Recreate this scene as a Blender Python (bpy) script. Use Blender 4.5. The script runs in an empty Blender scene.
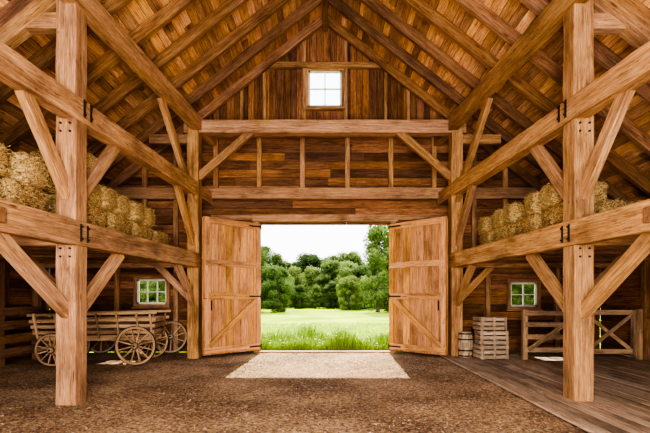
import bpy, math, random
import numpy as np
from mathutils import Vector, Matrix, noise
random.seed(7); np.random.seed(7)
R=random.random
def U(a,b): return a+(b-a)*R()
F=433.0; HC=1.6

# ---------------------------------------------------------------- builder
class MB:
    def __init__(s): s.v=[];s.f=[];s.g=[];s.r=[];s.m=[]
    def box(s,p,q,w,h,up=(0,0,1),jit=0,mat=0,seg=0.5,w2=None,h2=None,rnd=None):
        p=Vector(p);q=Vector(q);d=q-p;L=d.length
        if L<1e-5:return
        x=d/L;up=Vector(up)
        if abs(x.dot(up))>0.99: up=Vector((0,1,0)) if abs(x.y)<.9 else Vector((1,0,0))
        sd=x.cross(up).normalized();u=sd.cross(x)
        n=max(1,int(L/seg)) if jit else 1
        w2=w if w2 is None else w2;h2=h if h2 is None else h2
        off=Vector((U(0,50),U(0,50),U(0,50)));rn=R() if rnd is None else rnd
        b=len(s.v)
        for i in range(n+1):
            t=i/n;c=p+d*t;ww=w+(w2-w)*t;hh=h+(h2-h)*t
            for a,e in((-1,-1),(1,-1),(1,1),(-1,1)):
                ja=U(-jit,jit);je=U(-jit,jit)
                A=a*ww/2+ja;E=e*hh/2+je
                s.v.append(c+sd*A+u*E);s.g.append(off+Vector((L*t,A,E)));s.r.append(rn)
        s.f.append((b,b+1,b+2,b+3));s.m.append(mat)
        for i in range(n):
            k=b+4*i
            for j in range(4):
                j2=(j+1)%4
                s.f.append((k+j,k+4+j,k+4+j2,k+j2));s.m.append(mat)
        k=b+4*n;s.f.append((k+3,k+2,k+1,k));s.m.append(mat)
    def prism(s,pts,ext,axis=(1,0,0),mat=0,rnd=None):
        ext=Vector(ext);ax=Vector(axis).normalized();e=ext.normalized();sd=ax.cross(e)
        off=Vector((U(0,50),U(0,50),U(0,50)));rn=R() if rnd is None else rnd
        b=len(s.v);n=len(pts)
        for k in range(2):
            for p in pts:
                v=Vector(p)+ext*k;s.v.append(v);s.g.append(off+Vector((v.dot(ax),v.dot(sd),v.dot(e))));s.r.append(rn)
        s.f.append(tuple(range(b,b+n)));s.m.append(mat)
        s.f.append(tuple(range(b+2*n-1,b+n-1,-1)));s.m.append(mat)
        for j in range(n):
            j2=(j+1)%n
            s.f.append((b+j,b+n+j,b+n+j2,b+j2));s.m.append(mat)
    def lathe(s,prof,p,ax=(0,0,1),n=20,mat=0,jit=0):
        p=Vector(p);ax=Vector(ax).normalized()
        t=Vector((1,0,0)) if abs(ax.x)<.9 else Vector((0,1,0))
        a=ax.cross(t).normalized();c=ax.cross(a)
        off=Vector((U(0,50),U(0,50),U(0,50)));rn=R();b=len(s.v)
        for r,h in prof:
            for i in range(n):
                th=2*math.pi*i/n
                v=p+ax*h+(a*math.cos(th)+c*math.sin(th))*r
                s.v.append(v);s.g.append(off+Vector((h,r*math.cos(th),r*math.sin(th))));s.r.append(rn)
        for k in range(len(prof)-1):
            for i in range(n):
                i2=(i+1)%n
                s.f.append((b+k*n+i,b+k*n+i2,b+(k+1)*n+i2,b+(k+1)*n+i));s.m.append(mat)
        s.f.append(tuple(b+i for i in range(n))[::-1]);s.m.append(mat)
        e=b+(len(prof)-1)*n
        s.f.append(tuple(e+i for i in range(n)));s.m.append(mat)
    def cyl(s,p,q,r,r2=None,n=12,mat=0):
        p=Vector(p);q=Vector(q);L=(q-p).length
        s.lathe([(r,0),(r if r2 is None else r2,L)],p,q-p,n,mat)
    def ring(s,c,ax,r0,r1,th,n=32,mat=0,split=0):
        c=Vector(c);ax=Vector(ax).normalized()
        t=Vector((0,0,1)) if abs(ax.z)<.9 else Vector((1,0,0))
        a=ax.cross(t).normalized();d=ax.cross(a);rn=R();off=U(0,40);b=len(s.v)
        for i in range(n):
            an=2*math.pi*i/n;dr=a*math.cos(an)+d*math.sin(an)
            for rr,hh in((r0,-th/2),(r1,-th/2),(r1,th/2),(r0,th/2)):
                s.v.append(c+dr*rr+ax*hh);s.g.append(Vector((an*rr+off,rr,hh)));s.r.append(rn)
        for i in range(n):
            k=b+4*i;k2=b+4*((i+1)%n)
            for j in range(4):
                j2=(j+1)%4
                s.f.append((k+j,k+j2,k2+j2,k2+j));s.m.append(mat)
    def build(s,name,mats,parent=None,bevel=0,smooth=False):
        me=bpy.data.meshes.new(name)
        me.from_pydata([tuple(v) for v in s.v],[],s.f)
        at=me.attributes.new('g','FLOAT_VECTOR','POINT')
        at.data.foreach_set('vector',[c for g in s.g for c in g])
        at=me.attributes.new('rnd','FLOAT','POINT');at.data.foreach_set('value',s.r)
        for m in mats: me.materials.append(m)
        me.polygons.foreach_set('material_index',s.m)
        if smooth: me.polygons.foreach_set('use_smooth',[True]*len(me.polygons))
        me.update()
        o=bpy.data.objects.new(name,me);bpy.context.collection.objects.link(o)
        if parent: o.parent=parent
        if bevel:
            m=o.modifiers.new('bevel','BEVEL');m.width=bevel;m.segments=2;m.limit_method='ANGLE';m.angle_limit=math.radians(50)
        return o
def empty(name,loc=(0,0,0)):
    o=bpy.data.objects.new(name,None);o.location=loc;o.empty_display_size=.2
    bpy.context.collection.objects.link(o);return o
def fixn(o):
    import bmesh
    bm=bmesh.new();bm.from_mesh(o.data);bmesh.ops.recalc_face_normals(bm,faces=bm.faces);bm.to_mesh(o.data);bm.free()

# ---------------------------------------------------------------- materials
def newmat(name):
    m=bpy.data.materials.new(name);m.use_nodes=True;nt=m.node_tree
    return m,nt,nt.nodes,nt.links,nt.nodes['Principled BSDF']
def ramp(N,stops):
    r=N.new('ShaderNodeValToRGB');cr=r.color_ramp
    while len(cr.elements)<len(stops): cr.elements.new(.5)
    for e,(p,c) in zip(cr.elements,stops): e.position=p;e.color=(*c,1)
    return r
def wood(name,cd,cm,cl,rough=.75,vary=.35,bump=.35,knots=True,crack=.8,sat=(.82,1.0)):
    m,nt,N,L,B=newmat(name)
    g=N.new('ShaderNodeAttribute');g.attribute_name='g'
    rn=N.new('ShaderNodeAttribute');rn.attribute_name='rnd'
    def mp(s):
        k=N.new('ShaderNodeMapping');k.inputs['Scale'].default_value=s;L.new(g.outputs['Vector'],k.inputs['Vector']);return k
    def nz(s,det=6,ro=.55,dist=0):
        a=N.new('ShaderNodeTexNoise');a.inputs['Scale'].default_value=1;a.inputs['Detail'].default_value=det;a.inputs['Roughness'].default_value=ro;a.inputs['Distortion'].default_value=dist
        L.new(mp(s).outputs[0],a.inputs['Vector']);return a
    a=nz((.9,18,18),6,.6,.6);f=nz((4.0,110,110),5,.7)
    mx=N.new('ShaderNodeMath');mx.operation='MULTIPLY';mx.inputs[1].default_value=.62;L.new(f.outputs['Fac'],mx.inputs[0])
    ma=N.new('ShaderNodeMath');ma.operation='MULTIPLY_ADD';ma.inputs[1].default_value=.38;L.new(a.outputs['Fac'],ma.inputs[0]);L.new(mx.outputs[0],ma.inputs[2])
    r=ramp(N,[(.33,cd),(.49,cm),(.64,cl)]);L.new(ma.outputs[0],r.inputs['Fac'])
    col=r.outputs['Color']
    def mul(c1,c2,fac=1.0,mode='MULTIPLY'):
        mm=N.new('ShaderNodeMix');mm.data_type='RGBA';mm.blend_type=mode;mm.inputs['Factor'].default_value=fac
        L.new(c1,mm.inputs['A']);L.new(c2,mm.inputs['B']);return mm.outputs['Result']
    if knots:
        v=N.new('ShaderNodeTexVoronoi');v.inputs['Scale'].default_value=1;L.new(mp((1.3,5,5)).outputs[0],v.inputs['Vector'])
        kr=ramp(N,[(.04,(.22,.18,.15)),(.12,(1,1,1))]);L.new(v.outputs['Distance'],kr.inputs['Fac'])
        col=mul(col,kr.outputs['Color'],.85)
    st=nz((.8,1.8,1.8),5,.65);sr=ramp(N,[(.34,(.45,.43,.43)),(.5,(.95,.95,.95)),(.68,(1.15,1.17,1.2))]);L.new(st.outputs['Fac'],sr.inputs['Fac']);col=mul(col,sr.outputs['Color'],.9)
    ck=nz((.6,11,11),3,.5,.3);cr=ramp(N,[(.493,(1,1,1)),(.5,(.16,.13,.11)),(.507,(1,1,1))]);L.new(ck.outputs['Fac'],cr.inputs['Fac']);col=mul(col,cr.outputs['Color'],crack)
    hs=N.new('ShaderNodeHueSaturation');L.new(col,hs.inputs['Color'])
    mr=N.new('ShaderNodeMapRange');mr.inputs['To Min'].default_value=1-vary;mr.inputs['To Max'].default_value=1+vary;L.new(rn.outputs['Fac'],mr.inputs['Value']);L.new(mr.outputs[0],hs.inputs['Value'])
    wn=N.new('ShaderNodeTexWhiteNoise');wn.noise_dimensions='1D';L.new(rn.outputs['Fac'],wn.inputs['W'])
    mh=N.new('ShaderNodeMapRange');mh.inputs['To Min'].default_value=.491;mh.inputs['To Max'].default_value=.507
    L.new(wn.outputs['Value'],mh.inputs['Value']);L.new(mh.outputs[0],hs.inputs['Hue'])
    ms=N.new('ShaderNodeMapRange');ms.inputs['To Min'].default_value=sat[0];ms.inputs['To Max'].default_value=sat[1]
    L.new(wn.outputs['Value'],ms.inputs['Value']);L.new(ms.outputs[0],hs.inputs['Saturation'])
    L.new(hs.outputs['Color'],B.inputs['Base Color']);B.inputs['Roughness'].default_value=rough
    B.inputs['Specular IOR Level'].default_value=.2
    bp=N.new('ShaderNodeBump');bp.inputs['Strength'].default_value=bump;bp.inputs['Distance'].default_value=.02
    L.new(ma.outputs[0],bp.inputs['Height']);L.new(bp.outputs[0],B.inputs['Normal'])
    return m
def plain(name,c,rough=.6,metal=0,c2=None,scale=8,bump=0):
    m,nt,N,L,B=newmat(name)
    tc=N.new('ShaderNodeTexCoord');n=N.new('ShaderNodeTexNoise');n.inputs['Scale'].default_value=scale;n.inputs['Detail'].default_value=6
    L.new(tc.outputs['Object'],n.inputs['Vector'])
    c2=c2 or tuple(x*.7 for x in c)
    r=ramp(N,[(.35,c2),(.65,c)]);L.new(n.outputs['Fac'],r.inputs['Fac']);L.new(r.outputs['Color'],B.inputs['Base Color'])
    B.inputs['Roughness'].default_value=rough;B.inputs['Metallic'].default_value=metal
    if bump:
        bp=N.new('ShaderNodeBump');bp.inputs['Strength'].default_value=bump;bp.inputs['Distance'].default_value=.03
        L.new(n.outputs['Fac'],bp.inputs['Height']);L.new(bp.outputs[0],B.inputs['Normal'])
    return m
TIMBER=wood('timber_golden',(.085,.034,.013),(.34,.162,.064),(.58,.34,.155),vary=.17)
RAFT=wood('timber_rafter',(.050,.019,.007),(.21,.092,.036),(.40,.21,.090),vary=.25)
WALL=wood('wall_boards',(.028,.010,.004),(.18,.072,.027),(.38,.18,.072),vary=.55,sat=(.88,1.03))
SHEATH=wood('roof_boards',(.12,.046,.016),(.50,.235,.088),(.82,.48,.20),vary=.45,sat=(.85,1.0))
BACK=plain('dark_backing',(.02,.01,.006),.9)  # added dark sheets: block light leaks, shade in board gaps put into colour
DOORW=wood('door_wood',(.15,.056,.019),(.50,.23,.082),(.74,.42,.17),vary=.2,sat=(.88,1.03))
GREY=wood('weathered_wood',(.12,.074,.048),(.38,.265,.18),(.62,.47,.35),vary=.22)
CART=wood('cart_wood',(.10,.050,.024),(.35,.205,.11),(.58,.39,.23),vary=.2)
IRON=plain('black_iron',(.03,.028,.026),.55,.7)
WHITE=plain('white_paint',(.75,.72,.66),.6)

# ---------------------------------------------------------------- dimensions
YW=12.6; XS=8.0; RZ=9.75; SL=.79; Y0=-3.5
def roofz(x): return RZ-SL*abs(x)

# ---------------------------------------------------------------- floor & ground
def grid(name,x0,x1,y0,y1,nx,ny,zf,mat):
    v=[];f=[]
    for j in range(ny+1):
        for i in range(nx+1):
            x=x0+(x1-x0)*i/nx;y=y0+(y1-y0)*j/ny;v.append((x,y,zf(x,y)))
    for j in range(ny):
        for i in range(nx):
            a=j*(nx+1)+i;f.append((a,a+1,a+nx+2,a+nx+1))
    me=bpy.data.meshes.new(name);me.from_pydata(v,[],f);me.materials.append(mat)
    me.polygons.foreach_set('use_smooth',[True]*len(f))
    o=bpy.data.objects.new(name,me);bpy.context.collection.objects.link(o);return o
m,nt,N,L,B=newmat('dirt_floor')
tc=N.new('ShaderNodeTexCoord')
n1=N.new('ShaderNodeTexNoise');n1.inputs['Scale'].default_value=.7;n1.inputs['Detail'].default_value=9
n2=N.new('ShaderNodeTexNoise');n2.inputs['Scale'].default_value=20;n2.inputs['Detail'].default_value=9;n2.inputs['Roughness'].default_value=.78
vo=N.new('ShaderNodeTexVoronoi');vo.inputs['Scale'].default_value=36
for k in(n1,n2,vo): L.new(tc.outputs['Object'],k.inputs['Vector'])
r1=ramp(N,[(.38,(.11,.068,.043)),(.5,(.37,.25,.165)),(.62,(.74,.55,.38))]);L.new(n2.outputs['Fac'],r1.inputs['Fac'])
r2=ramp(N,[(.38,(.58,.54,.52)),(.60,(1.18,1.15,1.10))]);L.new(n1.outputs['Fac'],r2.inputs['Fac'])
mm=N.new('ShaderNodeMix');mm.data_type='RGBA';mm.blend_type='MULTIPLY';mm.inputs['Factor'].default_value=1
L.new(r1.outputs['Color'],mm.inputs['A']);L.new(r2.outputs['Color'],mm.inputs['B']);L.new(mm.outputs['Result'],B.inputs['Base Color'])
B.inputs['Roughness'].default_value=.95;B.inputs['Specular IOR Level'].default_value=.1
ad=N.new('ShaderNodeMath');ad.operation='MULTIPLY_ADD';ad.inputs[1].default_value=.6;L.new(vo.outputs['Distance'],ad.inputs[0]);L.new(n2.outputs['Fac'],ad.inputs[2])
bp=N.new('ShaderNodeBump');bp.inputs['Strength'].default_value=.9;bp.inputs['Distance'].default_value=.035
L.new(ad.outputs[0],bp.inputs['Height']);L.new(bp.outputs[0],B.inputs['Normal'])
DIRT=m
grid('floor',-XS-.1,XS+.1,Y0,YW+.05,160,160,lambda x,y:.016*noise.noise((x*1.3,y*1.3,0))+.010*noise.noise((x*5,y*5,3))-.012,DIRT)
mb=MB();x=3.08
while x<XS-.02:
    w=U(.17,.22);y=Y0
    while y<YW-.02:
        l=U(2.5,4.5);y2=min(YW-.02,y+l)
        mb.box((x+w/2,y+.004,.035+U(-.003,.003)),(x+w/2,y2-.004,.035+U(-.003,.003)),min(w-.01,XS-.02-x),.04)
        y=y2
    x+=w
mb.build('plank_floor',[GREY],bevel=.004)

STRAW=plain('straw',(.72,.52,.25),.8,c2=(.42,.28,.12),scale=14)
CHIP=wood('wood_chips',(.08,.048,.029),(.36,.24,.155),(.72,.52,.35),vary=.65,knots=False,crack=0)
def sliver(mb,c,d,l,w,up=Vector((0,0,1)),mat=0):
    d=d.normalized();s=d.cross(up);s=s.normalized() if s.length>1e-4 else Vector((1,0,0))
    b=len(mb.v);rr=R()
    for v in(c-d*l/2-s*w/2,c+d*l/2-s*w/2,c+d*l/2+s*w/2,c-d*l/2+s*w/2):
        mb.v.append(v);mb.g.append(v);mb.r.append(rr)
    mb.f.append((b,b+1,b+2,b+3));mb.m.append(mat)
mb=MB()
for i in range(40000):
    if i<34000: y=3.0+(R()**1.2)*9.4;x=U(-7.0,3.02)
    else: y=U(8.6,12.4);x=U(-2.1,1.9)
    if abs(x)>y*.82 or (x<-3.7 and 9.6<y<11.4): continue
    sun_patch=i>=34000  # extra straw warms the sunlit pool: sunlight put into the litter colour
    a=U(0,6.28);ch=R()<(.2 if sun_patch else .88)
    z=.016*noise.noise((x*1.3,y*1.3,0))+.010*noise.noise((x*5,y*5,3))-.012
    sliver(mb,Vector((x,y,z+.004+U(0,.014))),Vector((math.cos(a),math.sin(a),U(-.3,.3))),U(.012,.04) if ch else U(.04,.15),U(.007,.018) if ch else .006,up=Vector((U(-.5,.5),U(-.5,.5),1)),mat=0 if ch else 1)
mb.build('straw_litter',[CHIP,STRAW])

# ---------------------------------------------------------------- back wall
holes=[(-1.88,1.88,-1,3.76),(-5.47,-4.57,1.37,2.13),(5.35,6.17,1.30,2.04),(-.5,.5,7.1,8.18)]
def hrows(mb,z0,z1,pitch,y,th,mat,halfw,gap=.007,lens=True):
    z=z0
    while z<z1-.01:
        h=min(pitch*U(.9,1.1),z1-z);zc=z+h/2
        hw=halfw(zc)
        segs=[(-hw,hw)]
        for a,b,c,d in holes:
            if c-.02<zc<d+.02:
                ns=[]
                for s0,s1 in segs:
                    if b<=s0 or a>=s1: ns.append((s0,s1));continue
                    if a>s0: ns.append((s0,a))
                    if b<s1: ns.append((b,s1))
                segs=ns
        for s0,s1 in segs:
            x=s0
            while x<s1-.01:
                x2=min(s1,x+U(2.2,4.2)) if lens else s1
                if s1-x2<.4:x2=s1
                yy=y+U(-.006,.006)
                mb.box((x+.002,yy,zc),(x2-.002,yy,zc),th,h-gap,mat=mat)
                x=x2
        z+=h
mb=MB()
hw=lambda z:min(XS,(RZ-z)/SL)
hrows(mb,0,6.25,.23,YW+.02,.035,0,hw,gap=.010)
x=-4.5
while x<4.5:
    w=U(.17,.24);x2=x+w;gp=.006
    za=roofz(x+gp);zb=roofz(x2-gp)
    def vb(z0,z1a,z1b):
        if min(z1a,z1b)-z0<.02:return
        y=YW+.005+U(0,.012)
        mb.prism([(x+gp,y,z0),(x2-gp,y,z0),(x2-gp,y,z1b),(x+gp,y,z1a)],(0,.035,0),axis=(0,0,1))
    xc=x+w/2
    if -.5<xc<.5: vb(6.25,7.1,7.1);vb(8.18,za,zb)
    else: vb(6.25,za,zb)
    x=x2
wb=mb.build('wall_back',[WALL])
mb=MB();hrows(mb,0,9.7,.2,YW+.06,.03,0,hw,gap=-.004,lens=False)
o=mb.build('backing',[BACK],parent=wb)
fr=empty('timber_frame')
for sx,nm in((-1,'wall_left'),(1,'wall_right')):
    mb=MB();z=0
    while z<3.4:
        h=.23;y=Y0
        while y<YW:
            y2=min(YW,y+U(2.5,4.5));xx=sx*(XS+.02+U(0,.01))
            mb.box((xx,y+.002,z+h/2),(xx,y2-.002,z+h/2),.035,h-.008);y=y2
        z+=h
    w=mb.build(nm,[WALL])
    mb=MB();mb.box((sx*(XS+.06),Y0,1.7),(sx*(XS+.06),YW,1.7),.03,3.45);mb.build('backing',[BACK],parent=w)
    mb=MB()
    for y in np.arange(-2.6,12.6,1.9): mb.box((sx*(XS-.08),y,0.02),(sx*(XS-.08),y,3.3),.16,.16,jit=.004)
    mb.box((sx*(XS-.09),Y0,1.15),(sx*(XS-.09),YW,1.15),.1,.14,jit=.004)
    mb.box((sx*(XS-.1),Y0,3.2),(sx*(XS-.1),YW,3.2),.2,.22,jit=.004)
    mb.build('studs',[RAFT],parent=fr,bevel=.01)

# ---------------------------------------------------------------- roof
ceil=empty('ceiling')
for sx in(-1,1):
    nrm=Vector((sx*SL,0,1)).normalized();dn=Vector((sx,0,-SL)).normalized()
    mb=MB();s=0;LEN=8.5/ math.cos(math.atan(SL))
    while s<LEN:
        w=U(.17,.23);y=Y0
        while y<YW+.1:
            y2=min(YW+.1,y+U(2.2,5));c=Vector((0,0,RZ))+dn*(s+w/2)+nrm*(.02+U(0,.008))
            mb.box(c+Vector((0,y+.002,0)),c+Vector((0,y2-.002,0)),w-.010,.03,up=nrm);y=y2
        s+=w
    mb.build('sheathing',[SHEATH],parent=ceil)
    mb=MB();c=Vector((0,0,RZ))+dn*(LEN/2)+nrm*.075
    mb.box(c+Vector((0,Y0,0)),c+Vector((0,YW+.12,0)),LEN,.03,up=nrm);mb.build('roof_backing',[BACK],parent=ceil)
    mb=MB();y=12.42
    while y>Y0:
        a=Vector((0,y,RZ))-nrm*.12;b=a+dn*LEN
        mb.box(a,b,.12,.24,up=nrm,jit=.004);y-=.98
    mb.build('rafters',[RAFT],parent=ceil,bevel=.01)
mb=MB();mb.box((0,Y0,RZ-.28),(0,YW-.05,RZ-.28),.16,.36,jit=.005);mb.build('ridge_beam',[RAFT],parent=ceil,bevel=.012)

# ---------------------------------------------------------------- timber frame
mp=MB();mbm=MB();mbr=MB();mi=MB()
for s in(-1,1):
    FX=s*3.845;BX=s*3.45;FY=6.58;BY=11.45
    def XL(y): return FX+(BX-FX)*(y-FY)/(BY-FY)
    mp.box((FX,FY,-.02),(FX,FY,roofz(FX)-.3),.32,.30,up=(1,0,0),jit=.008,seg=.4)
    mp.box((BX,BY,-.02),(BX,BY,6.35),.32,.30,up=(1,0,0),jit=.008,seg=.4)
    mp.box((s*3.9,-1.2,-.02),(s*3.9,-1.2,6.2),.32,.30,up=(1,0,0),jit=.008)
    ya,yb=-1.3,12.5
    mbm.box((XL(ya)-s*.12,ya,4.42),(XL(yb)-s*.02,yb,4.42),.24,.34,jit=.006)
    mbm.box((XL(ya)-s*.12,ya,6.12),(XL(yb)-s*.12,yb,6.12),.24,.34,jit=.006)
    mbm.box((XL(ya)-s*.09,ya,2.56),(XL(yb)-s*.07,yb,2.56),.20,.38,jit=.006)
    def br(y0,z0,y1,z1,dx=0,w=.12,h=.2):
        a=Vector((XL(y0)-dx*s,y0,z0));b=Vector((XL(y1)-dx*s,y1,z1))
        mbr.box(a,b,w,h,up=(0,0,1),jit=.004)
    br(5.62,4.3,6.5,3.1);br(7.75,4.3,6.7,3.1)
    br(5.15,2.4,6.5,1.35);br(7.9,2.4,6.7,1.35)
    br(9.5,6.0,11.4,4.1);br(10.35,4.3,11.4,2.95)
    br(10.35,2.4,11.4,1.4)
    mbr.box((BX-s*.1,BY,4.75),(BX-s*1.55,BY,6.0),.13,.2,up=(0,0,1),jit=.004)
    for (X,Y) in((FX,FY),(BX,BY),(s*3.9,-1.2)):
        mbm.box((X,Y,2.5),(s*(XS-.05),Y,2.5),.22,.26,jit=.005)
        xe=s*((RZ-.35-5.75)/SL)
        mbm.box((X,Y,5.75),(xe,Y,5.75),.18,.24,jit=.005)
        mbr.box((X+s*.05,Y,1.5),(X+s*.95,Y,2.42),.12,.18,jit=.004)
    nrm=Vector((s*SL,0,1)).normalized();dn=Vector((s,0,-SL)).normalized()
    a=Vector((0,FY,RZ))-nrm*.33;mbm.box(a+dn*.2,a+dn*10,.2,.22,up=nrm,jit=.005)
    for z in(4.42,2.56):
        xin=FX-s*(.12+.125 if z>4 else .09+.105)
        for dy in(-.09,.09):
            mi.box((xin,FY+dy,z-.13),(xin,FY+dy,z+.13),.04,.012,up=(1,0,0))
            for k in(-.09,.09): mi.cyl((xin-s*.0,FY+dy,z+k),(xin-s*.03,FY+dy,z+k),.014,n=8)
        for k in(-.07,.07):
            for q in(.24,.36): mi.cyl((FX+k,FY-.15,z-q),(FX+k,FY-.18,z-q),.016,n=8)
mbm.box((-3.7,11.45,6.07),(3.7,11.45,6.07),.26,.34,jit=.006)
for z,w,d,hh in((4.57,6.2,.22,.32),(6.3,4.0,.14,.2),(2.66,8,.16,.22)):
    if z==2.66:
        for s in(-1,1): mbm.box((s*2.05,YW-.1,z),(s*w,YW-.1,z),d,hh,jit=.005)
    else: mbm.box((-w,YW-.12,z),(w,YW-.12,z),d,hh,jit=.005)
mbm.box((-1.62,YW-.09,8.28),(1.62,YW-.09,8.28),.14,.16,jit=.004)
for x in(-3.15,-1.9,-.65,.65,1.9,3.15): mbm.box((x,YW-.07,4.7),(x,YW-.07,6.2),.1,.14,up=(1,0,0),jit=.003)
for x in(-2.4,-1.75,-.6,.6,1.75,2.4):
    mbr.box((x,YW-.06,6.4),(x,YW-.06,roofz(x)-.2),.09,.10,up=(1,0,0),jit=.003)
for x in(-7.2,-6,-4.3,-2.9,2.9,4.7,6.7): mbr.box((x,YW-.08,0),(x,YW-.08,2.6),.12,.13,up=(1,0,0),jit=.003)
for x in(-5.2,-4.3,4.3,5.2): mbr.box((x,YW-.08,2.7),(x,YW-.08,roofz(x)-.2),.12,.13,up=(1,0,0),jit=.003)
mp.build('posts',[TIMBER],fr,.018);mbm.build('beams',[TIMBER],fr,.015);mbr.build('braces',[TIMBER],fr,.012);mi.build('iron_straps',[IRON],fr)

for s,nm in((-1,'hay_loft'),(1,'hay_loft')):
    lf=empty(nm);mb=MB();y=-3.2
    while y<12.4:
        if all(abs(y-k)>.25 for k in(6.58,11.45,-1.2)): mb.box((s*3.75,y,2.56),(s*(XS-.06),y,2.56),.12,.18,jit=.004)
        y+=.75
    mb.build('joists',[RAFT],lf,.01)
    mb=MB();x=3.98
    while x<XS-.1:
        w=U(.18,.24);y=Y0
        while y<YW-.05:
            y2=min(YW-.05,y+U(2.5,4.5));mb.box((s*(x+w/2),y+.003,2.68),(s*(x+w/2),y2-.003,2.68),min(w,(XS-.05-x-w/2)*2)-.004,.035);y=y2
        x+=w
    mb.build('deck',[SHEATH],lf)

# ---------------------------------------------------------------- door frame + doors
mb=MB()
mb.box((-1.97,YW-.04,0),(-1.97,YW-.04,3.85),.2,.16,up=(1,0,0),jit=.004)
mb.box((1.97,YW-.04,0),(1.97,YW-.04,3.85),.2,.16,up=(1,0,0),jit=.004)
mb.box((-2.1,YW-.06,3.87),(2.1,YW-.06,3.87),.24,.2,jit=.004)
mb.box((-3.3,YW-.03,3.9),(-2.1,YW-.03,3.9),.12,.14,jit=.004);mb.box((2.1,YW-.03,3.9),(3.3,YW-.03,3.9),.12,.14,jit=.004)
mb.box((-2.0,YW,.0),(2.0,YW,.0),.3,.06,jit=.003)
mb.build('trim_1',[TIMBER],bevel=.01)
for s,nm in((-1,'door_1'),(1,'door_2')):
    d=empty(nm);W=1.78;H=3.62
    mb=MB();x=0.0
    nb=8;w=W/nb
    for i in range(nb): mb.box(((i+.5)*w,0,.08),((i+.5)*w,0,.08+H),.04,w-.010,up=(1,0,0))
    mb.build('boards',[DOORW],d,.004)
    mb=MB()
    def bx(p,q,h=.16,y=-.045,th=.05): mb.box((p[0],y,p[1]),(q[0],y,q[1]),th,h,jit=.002)
    for y in(-.047,.047):
        for zz in(.2,1.62,2.5,3.6): bx((.0,zz),(W,zz),y=y)
        mb.box((.07,y,.1),(.07,y,3.68),.14,.05,up=(0,1,0),jit=.002);mb.box((W-.07,y,.1),(W-.07,y,3.68),.14,.05,up=(0,1,0),jit=.002)
        bx((.15,1.52),(W-.15,.3),h=.15,y=y)
    mb.build('frame',[DOORW],d,.006)
    mb=MB()
    for z in(.2,1.62,3.6):
        mb.box((0,-.078,z),(.4,-.078,z),.01,.04);mb.cyl((0,-.06,z-.07),(0,-.06,z+.07),.025,n=10)
        for k in(.12,.24,.34): mb.cyl((k,-.08,z),(k,-.095,z),.012,n=8)
    mb.box((W-.2,-.075,1.25),(W-.2,-.075,1.5),.03,.03)
    mb.build('hinges',[IRON],d)
    for c in d.children: fixn(c)
    if s<0:
        M=Matrix.Translation((-1.88,YW-.14,0))@Matrix.Rotation(math.atan2(-1.24,-1.27),4,'Z')@Matrix.Diagonal((1,-1,1,1))
    else:
        M=Matrix.Translation((1.88,YW-.14,0))@Matrix.Rotation(math.atan2(-1.24,1.27),4,'Z')
    for c in d.children: 
        c.data.transform(M)
        if s<0: c.data.flip_normals()

# ---------------------------------------------------------------- windows
gm,nt,N,L,B=newmat('window_glass')
tr=N.new('ShaderNodeBsdfTransparent');gl=N.new('ShaderNodeBsdfGlossy');gl.inputs['Roughness'].default_value=.05
mx=N.new('ShaderNodeMixShader');mx.inputs[0].default_value=.04;L.new(tr.outputs[0],mx.inputs[1]);L.new(gl.outputs[0],mx.inputs[2])
L.new(mx.outputs[0],N['Material Output'].inputs['Surface'])
def window(nm,x0,x1,z0,z1,mat,nx,nz):
    w=empty(nm);mb=MB();t=.09;y=YW
    for p,q in(((x0-t,z0-t/2),(x1+t,z0-t/2)),((x0-t,z1+t/2),(x1+t,z1+t/2))): mb.box((p[0],y,p[1]),(q[0],y,q[1]),.15,t,mat=0)
    mb.box((x0-t-.03,y-.06,z0-t-.01),(x1+t+.03,y-.06,z0-t-.01),.16,.04)
    for x in(x0-t/2,x1+t/2): mb.box((x,y,z0),(x,y,z1),.15,t,up=(1,0,0),mat=0)
    for x in(x0+.025,x1-.025): mb.box((x,y,z0),(x,y,z1),.05,.05,up=(1,0,0),mat=1)
    for z in(z0+.025,z1-.025): mb.box((x0,y,z),(x1,y,z),.05,.05,mat=1)
    for i in range(1,nx): x=x0+(x1-x0)*i/nx;mb.box((x,y,z0),(x,y,z1),.035,.03,up=(1,0,0),mat=1)
    for i in range(1,nz): z=z0+(z1-z0)*i/nz;mb.box((x0,y,z),(x1,y,z),.035,.03,mat=1)
    mb.build('frame',[TIMBER,mat],w)
    mb=MB();mb.box((x0,y+.01,(z0+z1)/2),(x1,y+.01,(z0+z1)/2),.004,z1-z0);mb.build('glass',[gm],w)
window('window_1',-5.45,-4.59,1.39,2.11,WHITE,3,2)
window('window_2',5.37,6.15,1.32,2.02,WHITE,2,2)
window('window_3',-.48,.48,7.12,8.16,WHITE,2,2)

# ---------------------------------------------------------------- hay bales
m,nt,N,L,B=newmat('hay')
tc=N.new('ShaderNodeTexCoord');mpn=N.new('ShaderNodeMapping');mpn.inputs['Scale'].default_value=(12,45,45);L.new(tc.outputs['Object'],mpn.inputs['Vector'])
n=N.new('ShaderNodeTexNoise');n.inputs['Scale'].default_value=1;n.inputs['Detail'].default_value=6;n.inputs['Distortion'].default_value=1.5;L.new(mpn.outputs[0],n.inputs['Vector'])
r=ramp(N,[(.38,(.08,.045,.016)),(.5,(.35,.22,.085)),(.63,(.66,.47,.21))]);L.new(n.outputs['Fac'],r.inputs['Fac']);L.new(r.outputs['Color'],B.inputs['Base Color'])
B.inputs['Roughness'].default_value=.85;bp=N.new('ShaderNodeBump');bp.inputs['Strength'].default_value=1;bp.inputs['Distance'].default_value=.04
L.new(n.outputs['Fac'],bp.inputs['Height']);L.new(bp.outputs[0],B.inputs['Normal']);HAY=m
HAY2=plain('hay_strands',(.68,.48,.22),.8,c2=(.25,.15,.06),scale=30)
TW=plain('twine',(.40,.16,.06),.8)
bales=[]
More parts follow.
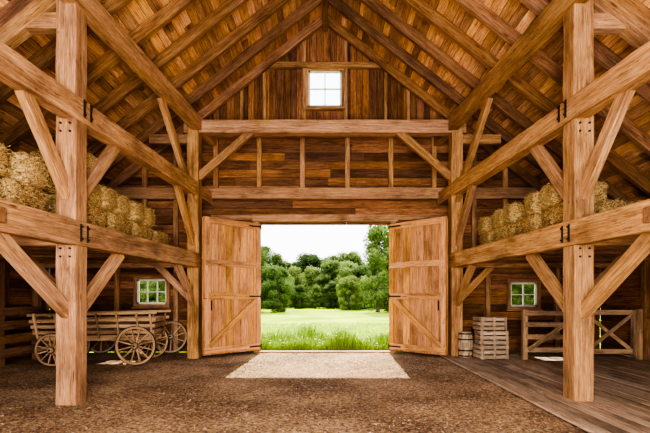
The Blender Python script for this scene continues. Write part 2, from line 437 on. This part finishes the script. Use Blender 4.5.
for k in range(4):
    mb=MB();a,b,c=.5,.255,.22
    n=(14,8,7)
    idx={}
    PW=5.5
    def vert(i,j,l):
        key=(i,j,l)
        if key in idx:return idx[key]
        p=Vector((a*(2*i/n[0]-1),b*(2*j/n[1]-1),c*(2*l/n[2]-1)))
        q=Vector((p.x/a,p.y/b,p.z/c));ll=(abs(q.x)**PW+abs(q.y)**PW+abs(q.z)**PW)**(1/PW)
        p=p/ll
        d=.025*noise.noise(p*6+Vector((k*7,0,0)))+.014*noise.noise(p*25)
        pin=.07*sum(math.exp(-((p.x-t)/.035)**2) for t in(-.18,.18))
        p=p*(1+d*3)-Vector((0,p.y/b,p.z/c))*pin*.6
        mb.v.append(p);mb.g.append(p);mb.r.append(.5);idx[key]=len(mb.v)-1;return idx[key]
    def quad(*q): mb.f.append(tuple(vert(*t) for t in q));mb.m.append(0)
    for i in range(n[0]):
        for j in range(n[1]):
            quad((i,j,0),(i,j+1,0),(i+1,j+1,0),(i+1,j,0));quad((i,j,n[2]),(i+1,j,n[2]),(i+1,j+1,n[2]),(i,j+1,n[2]))
        for l in range(n[2]):
            quad((i,0,l),(i+1,0,l),(i+1,0,l+1),(i,0,l+1));quad((i,n[1],l),(i,n[1],l+1),(i+1,n[1],l+1),(i+1,n[1],l))
    for j in range(n[1]):
        for l in range(n[2]):
            quad((0,j,l),(0,j,l+1),(0,j+1,l+1),(0,j+1,l));quad((n[0],j,l),(n[0],j+1,l),(n[0],j+1,l+1),(n[0],j,l+1))
    for t in range(800):
        q=Vector((U(-a,a),U(-b,b),U(-c,c)));fc=random.choice((0,0,1,1,1,2,2,2))
        nn=Vector((0,0,0));sg=random.choice((-1,1));lim=(a,b,c);q[fc]=sg*lim[fc];nn[fc]=sg
        w_=Vector((q.x/a,q.y/b,q.z/c));ll=(abs(w_.x)**PW+abs(w_.y)**PW+abs(w_.z)**PW)**(1/PW);q=q/ll
        d=Vector((U(-1,1),U(-1,1),U(-1,1)));d[fc]*=.5
        sliver(mb,q+nn*.005,d,U(.04,.13),.006,up=nn,mat=1)
    for t in(-.18,.18):
        for p,q in(((t,-b,-c),(t,-b,c)),((t,-b,c),(t,b,c)),((t,b,c),(t,b,-c))): mb.cyl(Vector(p)*.92,Vector(q)*.92,.009,n=6,mat=2)
    o=mb.build('hay_bale_src',[HAY,HAY2,TW],smooth=True);bales.append(o.data);bpy.data.objects.remove(o)
def bale(x,y,z,rot,par,sc=1.0,tl=0):
    o=bpy.data.objects.new('bale',random.choice(bales));bpy.context.collection.objects.link(o);o.parent=par
    o.location=(x,y,z);o.rotation_euler=(U(-.03,.03),U(-.03,.03)+tl,math.radians(rot+U(-7,7)));o.scale=(sc,)*3
def loose(par,x0,x1,y0,y1,z,n):
    mb=MB()
    for i in range(n):
        x=U(x0,x1);y=U(y0,y1);h=.10*max(0,noise.noise((x*2,y*1.2,4))+.3)
        sliver(mb,Vector((x,y,z+U(0,h))),Vector((U(-1,1),U(-1,1),U(-.5,.5))),U(.08,.25),.007,up=Vector((U(-1,1),U(-1,1),1)))
    mb.build('loose_hay',[HAY2],par)
ZD=2.95
hl=empty('hay_bale_stack')
for y in(1.9,2.95,4.0,5.05,6.1):
    for x in(-4.35,-4.9,-5.45): bale(x,y,ZD,90,hl)
for y in(3.1,4.15,5.2): 
    for x in(-4.35,-4.9,-5.45): bale(x,y,ZD+.42,90,hl)
bale(-4.5,6.1,ZD+.42,0,hl);bale(-5.3,6.05,ZD+.42,90,hl)
bale(-4.5,5.1,ZD+.84,78,hl);bale(-5.05,5.3,ZD+.84,85,hl);bale(-4.6,4.0,ZD+.84,90,hl)
loose(hl,-4.2,-3.95,1.5,6.4,2.74,2200)
hl=empty('hay_bale_stack')
for y in(7.35,8.4,9.45,10.5):
    for x in(-4.15,-4.7,-5.25): bale(x,y,ZD,90,hl)
for y in(7.3,7.85,8.4): bale(-4.35,y,ZD+.42,0,hl)
for y in(9.1,9.65): bale(-4.35,y,ZD+.42,0,hl)
bale(-4.7,10.5,ZD+.42,85,hl);bale(-5.3,8.9,ZD+.42,90,hl);bale(-4.35,7.3,ZD+.84,8,hl)
loose(hl,-4.15,-3.8,6.9,11.2,2.74,1600)
hl=empty('hay_bale_stack')
for y in(7.4,8.45,9.5,10.6):
    for x in(4.12,4.67,5.22): bale(x,y,ZD,90,hl)
for y in(7.6,8.2,9.2,9.8,10.8): bale(4.35,y,ZD+.42,0,hl)
loose(hl,3.8,4.15,6.9,11.2,2.74,1600)
hl=empty('hay_bale_stack')
for y in(3.2,4.3,5.4):
    for x in(4.8,5.35): bale(x,y,ZD,90,hl)
loose(hl,4.0,4.6,3,6.2,2.74,1200)

# ---------------------------------------------------------------- wagon
def wheel(mb,c,ax,r,ns=12,tilt=None):
    c=Vector(c);ax=Vector(ax).normalized()
    mb.ring(c,ax,r*.86,r*.97,.06,n=36,mat=0);mb.ring(c,ax,r*.97,r,.065,n=36,mat=1)
    mb.lathe([(.05,-.13),(.075,-.09),(.085,0),(.075,.09),(.05,.13)],c,ax,14,0)
    mb.ring(c+ax*.08,ax,.07,.083,.03,n=16,mat=1);mb.ring(c-ax*.08,ax,.07,.083,.03,n=16,mat=1)
    mb.cyl(c-ax*.15,c+ax*.15,.025,n=10,mat=1)
    t=Vector((0,0,1)) if abs(ax.z)<.9 else Vector((1,0,0))
    a=ax.cross(t).normalized();d=ax.cross(a)
    for i in range(ns):
        an=2*math.pi*(i+.5)/ns;dr=a*math.cos(an)+d*math.sin(an)
        mb.box(c+dr*.06,c+dr*r*.88,.035,.042,up=ax,w2=.028,h2=.032)
wg=empty('farm_wagon')
M=Matrix.Translation((-5.4,10.55,0))@Matrix.Rotation(math.radians(5),4,'Z')
parts=[]
mb=MB()
for (x,r) in((.95,.46),(-.9,.38)):
    for y in(-.55,.55): wheel(mb,(x,y,r+.01),(0,1,0),r)
    mb.cyl((x,-.55,r),(x,.55,r),.03,n=10,mat=1);mb.box((x,-.48,r+.05),(x,.48,r+.05),.1,.12)
    mb.box((x,-.4,r+.14),(x,.4,r+.14),.09,.1)
parts.append(mb.build('running_gear',[CART,IRON],wg,.004))
mb=MB()
for y in(-.3,.3): mb.box((-1.3,y,.62),(1.3,y,.62),.08,.1)
for i in range(7): mb.box((-1.3,-.42+i*.14,.69),(1.3,-.42+i*.14,.69),.13,.03)
for s in(-1,1):
    for k,(z,y) in enumerate(((.76,.50),(.89,.54),(1.02,.58),(1.16,.62))):
        mb.box((-1.35-.02*k,s*y,z+.02),(1.35+.03*k,s*y,z+.02+.02*k),.022,.075 if k<3 else .06,jit=.003)
    for x in(-1.25,-.8,-.35,.1,.55,1.0,1.3):
        mb.box((x,s*.47,.64),(x,s*.66,1.22),.05,.04,up=(1,0,0))
for s in(-1,1):
    for z,w in((.78,.98),(.92,1.06),(1.06,1.14)): mb.box((s*(1.3+.06*(z-.7)),-w/2,z),(s*(1.3+.06*(z-.7)),w/2,z),.03,.1)
mb.box((-1.0,0,.45),(-1.6,.1,.3),.08,.08)
parts.append(mb.build('bed',[CART],wg,.004))
for c in parts: c.data.transform(M)
mb=MB();wheel(mb,(0,0,0),(0,1,0),.46,10);o=mb.build('cart_wheel',[GREY,IRON]);o.location=(-4.35,12.28,.465);o.rotation_euler=(math.radians(-12),0,0)
o2=bpy.data.objects.new('cart_wheel',o.data);bpy.context.collection.objects.link(o2);o2.location=(-6.3,12.25,.465);o2.rotation_euler=(math.radians(-12),0,0.05)

# ---------------------------------------------------------------- crates and barrel
mb=MB()
def crate(mb,cx,cy,z0,w,d,h,rot):
    c,s_=math.cos(rot),math.sin(rot)
    def T(x,y,z): return Vector((cx+x*c-y*s_,cy+x*s_+y*c,z0+z))
    upx=Vector((c,s_,0))
    for sx in(-1,1):
        for sy in(-1,1): mb.box(T(sx*(w/2-.03),sy*(d/2-.03),0),T(sx*(w/2-.03),sy*(d/2-.03),h),.04,.04,up=upx)
    n=3;sh=h/n
    for i in range(n):
        z=(i+.5)*sh
        for sy in(-1,1): mb.box(T(-w/2,sy*(d/2),z),T(w/2,sy*(d/2),z),.016,sh-.03)
        for sx in(-1,1): mb.box(T(sx*(w/2),-d/2,z),T(sx*(w/2),d/2,z),.016,sh-.03)
    for i in range(4): mb.box(T(-w/2,-d/2+(i+.5)*d/4,.02),T(w/2,-d/2+(i+.5)*d/4,.02),d/4-.015,.016)
    for sx in(-1,0,1): mb.box(T(sx*(w/2-.04),-d/2-.014,0),T(sx*(w/2-.04),-d/2-.014,h),.016,.06,up=upx)
crate(mb,4.18,10.95,.06,.70,.5,.35,.05);crate(mb,4.2,10.95,.415,.68,.48,.35,-.04);crate(mb,4.16,10.96,.77,.66,.48,.33,.08)
mb.build('crate_stack',[GREY],bevel=.003)
def barrel(loc,S,Rr,H):
    mb=MB();n=18;RB=lambda t:Rr*(.84+.18*math.sin(math.pi*t))
    for i in range(n):
        a=2*math.pi*i/n;d=Vector((math.cos(a),math.sin(a),0))
        for k in range(5):
            t0,t1=k/5,(k+1)/5
            mb.box(d*RB(t0)+Vector((0,0,t0*H)),d*RB(t1)+Vector((0,0,t1*H)),2*math.pi*Rr/n*.99,.02,up=d,rnd=(i*.37)%1)
    mb.cyl((0,0,H-.06),(0,0,H-.04),Rr*.82,n=24);mb.cyl((0,0,.03),(0,0,.05),Rr*.82,n=24)
    for t in(.06,.28,.72,.94): mb.ring((0,0,t*H),(0,0,1),RB(t)+.006,RB(t)+.016,.035,mat=1)
    o=mb.build('wooden_barrel',[GREY,IRON]);o.location=loc
barrel((3.61,11.15,.06),1,.175,.64)

# ---------------------------------------------------------------- stall fence and gate
sf=empty('stall_fence');mb=MB()
FYY=10.75
for x in(4.95,6.25,7.8): mb.box((x,FYY,.05),(x,FYY,1.3),.12,.12,up=(1,0,0),jit=.003)
for z in(.3,.62,.92,1.2): mb.box((4.95,FYY-.07,z),(6.25,FYY-.07,z),.035,.12,jit=.003)
mb.box((5.0,FYY-.1,.3),(6.2,FYY-.1,1.15),.03,.1)
mb.build('fence',[CART],sf,.006)
gt=empty('stall_gate');mb=MB()
x0,x1=6.4,7.7
for z in(.25,1.22): mb.box((x0,FYY,z),(x1,FYY,z),.05,.12)
for x in(x0+.06,x1-.06): mb.box((x,FYY,.15),(x,FYY,1.28),.05,.12,up=(0,1,0))
mb.box((x0+.1,FYY-.04,.3),(x1-.1,FYY-.04,1.17),.03,.09);mb.box((x0+.1,FYY+.04,1.17),(x1-.1,FYY+.04,.3),.03,.09)
mb.build('gate_frame',[CART],gt,.006)
sp=empty('stall_partition');mb=MB()
for y in(8.6,9.9,11.2): mb.box((-7.45,y,0),(-7.45,y,2.42),.16,.16,up=(1,0,0),jit=.004)
for z in(.3,.62,.94,1.26): mb.box((-7.36,8.5,z),(-7.36,11.3,z),.035,.2,jit=.003)
mb.build('partition_boards',[RAFT],sp,.006)

# ---------------------------------------------------------------- outside
m,nt,N,L,B=newmat('meadow')
tc=N.new('ShaderNodeTexCoord');n1=N.new('ShaderNodeTexNoise');n1.inputs['Scale'].default_value=.25;n1.inputs['Detail'].default_value=8;L.new(tc.outputs['Object'],n1.inputs['Vector'])
r=ramp(N,[(.35,(.19,.31,.025)),(.52,(.32,.42,.04)),(.68,(.44,.50,.07))]);L.new(n1.outputs['Fac'],r.inputs['Fac']);L.new(r.outputs['Color'],B.inputs['Base Color'])
B.inputs['Roughness'].default_value=1;B.inputs['Specular IOR Level'].default_value=0
n2=N.new('ShaderNodeTexNoise');n2.inputs['Scale'].default_value=9;n2.inputs['Detail'].default_value=6;L.new(tc.outputs['Object'],n2.inputs['Vector'])
bp=N.new('ShaderNodeBump');bp.inputs['Strength'].default_value=.5;bp.inputs['Distance'].default_value=.1;L.new(n2.outputs['Fac'],bp.inputs['Height']);L.new(bp.outputs[0],B.inputs['Normal'])
def gz(x,y): return -.05+.25*noise.noise((x*.05,y*.05,1))*min(1,max(0,(y-18)/20))
grid('meadow_ground',-110,110,YW+.05,170,110,80,gz,m)
def leafmat(name,c1,c2):
    m,nt,N,L,B=newmat(name)
    rn=N.new('ShaderNodeAttribute');rn.attribute_name='rnd'
    oi=N.new('ShaderNodeObjectInfo')
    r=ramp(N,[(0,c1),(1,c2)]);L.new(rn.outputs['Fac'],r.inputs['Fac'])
    hs=N.new('ShaderNodeHueSaturation');mr=N.new('ShaderNodeMapRange');mr.inputs['To Min'].default_value=.6;mr.inputs['To Max'].default_value=1.5
    L.new(oi.outputs['Random'],mr.inputs['Value']);L.new(mr.outputs[0],hs.inputs['Value'])
    mh=N.new('ShaderNodeMapRange');mh.inputs['To Min'].default_value=.515;mh.inputs['To Max'].default_value=.475;L.new(oi.outputs['Random'],mh.inputs['Value']);L.new(mh.outputs[0],hs.inputs['Hue'])
    L.new(r.outputs['Color'],hs.inputs['Color']);col=hs.outputs['Color']
    L.new(col,B.inputs['Base Color']);B.inputs['Roughness'].default_value=.8;B.inputs['Specular IOR Level'].default_value=.1
    t=N.new('ShaderNodeBsdfTranslucent');L.new(col,t.inputs['Color']);mx=N.new('ShaderNodeMixShader');mx.inputs[0].default_value=.35
    L.new(B.outputs[0],mx.inputs[1]);L.new(t.outputs[0],mx.inputs[2]);L.new(mx.outputs[0],N['Material Output'].inputs['Surface']);return m
GR=leafmat('grass_blades',(.13,.26,.022),(.46,.58,.10));LF=leafmat('leaves',(.045,.085,.024),(.19,.26,.07));YF=plain('yellow_petals',(.8,.62,.12),.6)
BARK=plain('bark',(.12,.085,.06),.9)
mb=MB()
for i in range(26000):
    y=13.05+ (U(0,1)**1.9)*14;hwid=3.4+(y-12)*.3
    x=U(-hwid,hwid);z=gz(x,y);edge=16.2+1.6*noise.noise((x*.5,0,9));tall=y<edge
    h=U(.10,.30)*(1.6 if tall else .35)*(.45+.9*abs(noise.noise((x*.8,y*.8,5)))*2)
    a=U(0,6.28);w=.010+.0012*(y-12);l=Vector((math.cos(a),math.sin(a),0));ln=Vector((U(-1,1),U(-.2,1),0))*h*.35
    b=len(mb.v);rr=R()*.65 if tall else .4+.6*R()
    for v in(Vector((x,y,z))-l*w,Vector((x,y,z))+l*w,Vector((x,y,z+h*.6))+l*w*.7+ln*.4,Vector((x,y,z+h))+ln,Vector((x,y,z+h*.6))-l*w*.7+ln*.4):
        mb.v.append(v);mb.g.append(v);mb.r.append(rr)
    mb.f.append((b,b+1,b+2,b+3,b+4));mb.m.append(0)
    if R()<.025 and tall:
        c=Vector((x,y,z+h))+ln
        for q in range(5):
            an=q*1.257;dd=Vector((math.cos(an),math.sin(an),.3));sliver(mb,c+dd*.015,dd,.045,.024,mat=1)
mb.build('meadow_grass',[GR,YF])
trees=[]
for k in range(6):
    H=U(7.0,8.8);slim=(k==1)
    RW=1.7 if slim else U(2.5,3.1)
    mb=MB()
    mb.lathe([(.28,-.3),(.2,1),(.14,H*.55),(.04,H*.8)],(0,0,0),n=10,mat=1)
    cl=[]
    lob=[(U(0,6.28),U(.2,.8)) for _ in range(4)]
    for i in range(58):
        t=U(0.0,1)**.95;base=(math.sin(math.pi*(.22+.72*t)) if not slim else 1-.75*t)**.8
        an=U(0,6.28);lb=1+sum(.28*math.cos(an-la)*math.exp(-((t-lt)/.25)**2) for la,lt in lob)
        rad=RW*base*U(.3,1)*lb
        cl.append((Vector((rad*math.cos(an),rad*math.sin(an),.4+t*(H-1.1))),U(.35,1.0)))
    for c,rr in cl:
        if R()<.4: mb.cyl((0,0,min(c.z*.7,H*.6)),c,.05,.02,n=6,mat=1)
        for q in range(int(120+220*rr)):
            d=Vector((random.gauss(0,1),random.gauss(0,1),random.gauss(0,1))).normalized()
            p=c+d*rr*(U(.6,1.1));n0=(d+Vector((U(-1,1),U(-1,1),U(-1,1)))*.7).normalized()
            s=.12;t1=n0.orthogonal().normalized();t2=n0.cross(t1);a=U(0,3.14);t1,t2=t1*math.cos(a)+t2*math.sin(a),t2*math.cos(a)-t1*math.sin(a)
            b=len(mb.v);toplight=min(1,max(0,.45+.4*d.z+U(-.3,.3)))  # upper leaves of each clump lighter: top light put into colour
            for v in(p-t1*s,p+t2*s*.6,p+t1*s,p-t2*s*.6): mb.v.append(v);mb.g.append(v);mb.r.append(toplight)
            mb.f.append((b,b+1,b+2,b+3));mb.m.append(0)
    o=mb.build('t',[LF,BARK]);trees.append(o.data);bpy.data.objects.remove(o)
def tree(x,y,s,k=None,nm='deciduous_tree',wx=None):
    o=bpy.data.objects.new(nm,trees[random.choice((0,2,3,4,5,1,1))] if k is None else trees[k]);bpy.context.collection.objects.link(o)
    o.location=(x,y,gz(x,y)-.1);o.rotation_euler=(0,0,U(0,6.28));f=U(.9,1.3) if wx is None else wx;o.scale=(s*f,s*f,s)
x=-42
while x<42:
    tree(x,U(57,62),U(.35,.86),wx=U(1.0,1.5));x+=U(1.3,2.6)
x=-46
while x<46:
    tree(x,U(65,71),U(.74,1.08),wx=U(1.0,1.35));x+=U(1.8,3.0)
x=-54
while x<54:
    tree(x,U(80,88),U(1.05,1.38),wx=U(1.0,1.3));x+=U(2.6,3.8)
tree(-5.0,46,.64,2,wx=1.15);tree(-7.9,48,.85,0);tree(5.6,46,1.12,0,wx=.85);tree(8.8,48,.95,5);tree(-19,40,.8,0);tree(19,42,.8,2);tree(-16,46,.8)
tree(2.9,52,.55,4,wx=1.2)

# ---------------------------------------------------------------- light
sc=bpy.context.scene
w=bpy.data.worlds.new('sky_world');sc.world=w;w.use_nodes=True;N=w.node_tree.nodes;L=w.node_tree.links
bg=N['Background'];tc=N.new('ShaderNodeTexCoord');sp_=N.new('ShaderNodeSeparateXYZ');L.new(tc.outputs['Generated'],sp_.inputs[0])
r=ramp(N,[(0,(1,.99,.97)),(.35,(.93,.96,1)),(1,(.6,.75,1))]);L.new(sp_.outputs['Z'],r.inputs['Fac']);L.new(r.outputs['Color'],bg.inputs['Color']);bg.inputs['Strength'].default_value=4.0
sd=bpy.data.lights.new('sun','SUN');sd.energy=15;sd.color=(1,.89,.68);sd.angle=.009
so=bpy.data.objects.new('sun',sd);bpy.context.collection.objects.link(so);so.rotation_euler=Vector((-.04,-1,-.92)).to_track_quat('-Z','Y').to_euler()
def area(name,loc,dirv,sx,sy,e,c):
    d=bpy.data.lights.new(name,'AREA');d.shape='RECTANGLE';d.size=sx;d.size_y=sy;d.energy=e;d.color=c
    o=bpy.data.objects.new(name,d);bpy.context.collection.objects.link(o);o.location=loc;o.rotation_euler=Vector(dirv).to_track_quat('-Z','Y').to_euler()
area('front_fill',(0,-1.5,3.0),(0,1,.04),2.6,2.0,680,(1,.88,.69))  # added fill lamp behind the camera, brightens the frame from the front
area('roof_fill',(0,-.8,.5),(0,1,.9),2.6,1.2,760,(1,.83,.60))  # added fill lamp aimed up to brighten the roof, not real bounce
cd=bpy.data.cameras.new('camera');cd.lens=24;cd.sensor_width=36;cd.shift_y=80.5/650
co=bpy.data.objects.new('camera',cd);bpy.context.collection.objects.link(co);co.location=(0,0,HC);co.rotation_euler=(math.radians(90),0,0);cd.clip_end=500
sc.camera=co
try:
    sc.view_settings.view_transform='AgX';sc.view_settings.look='AgX - High Contrast'
except Exception as e: print(e)
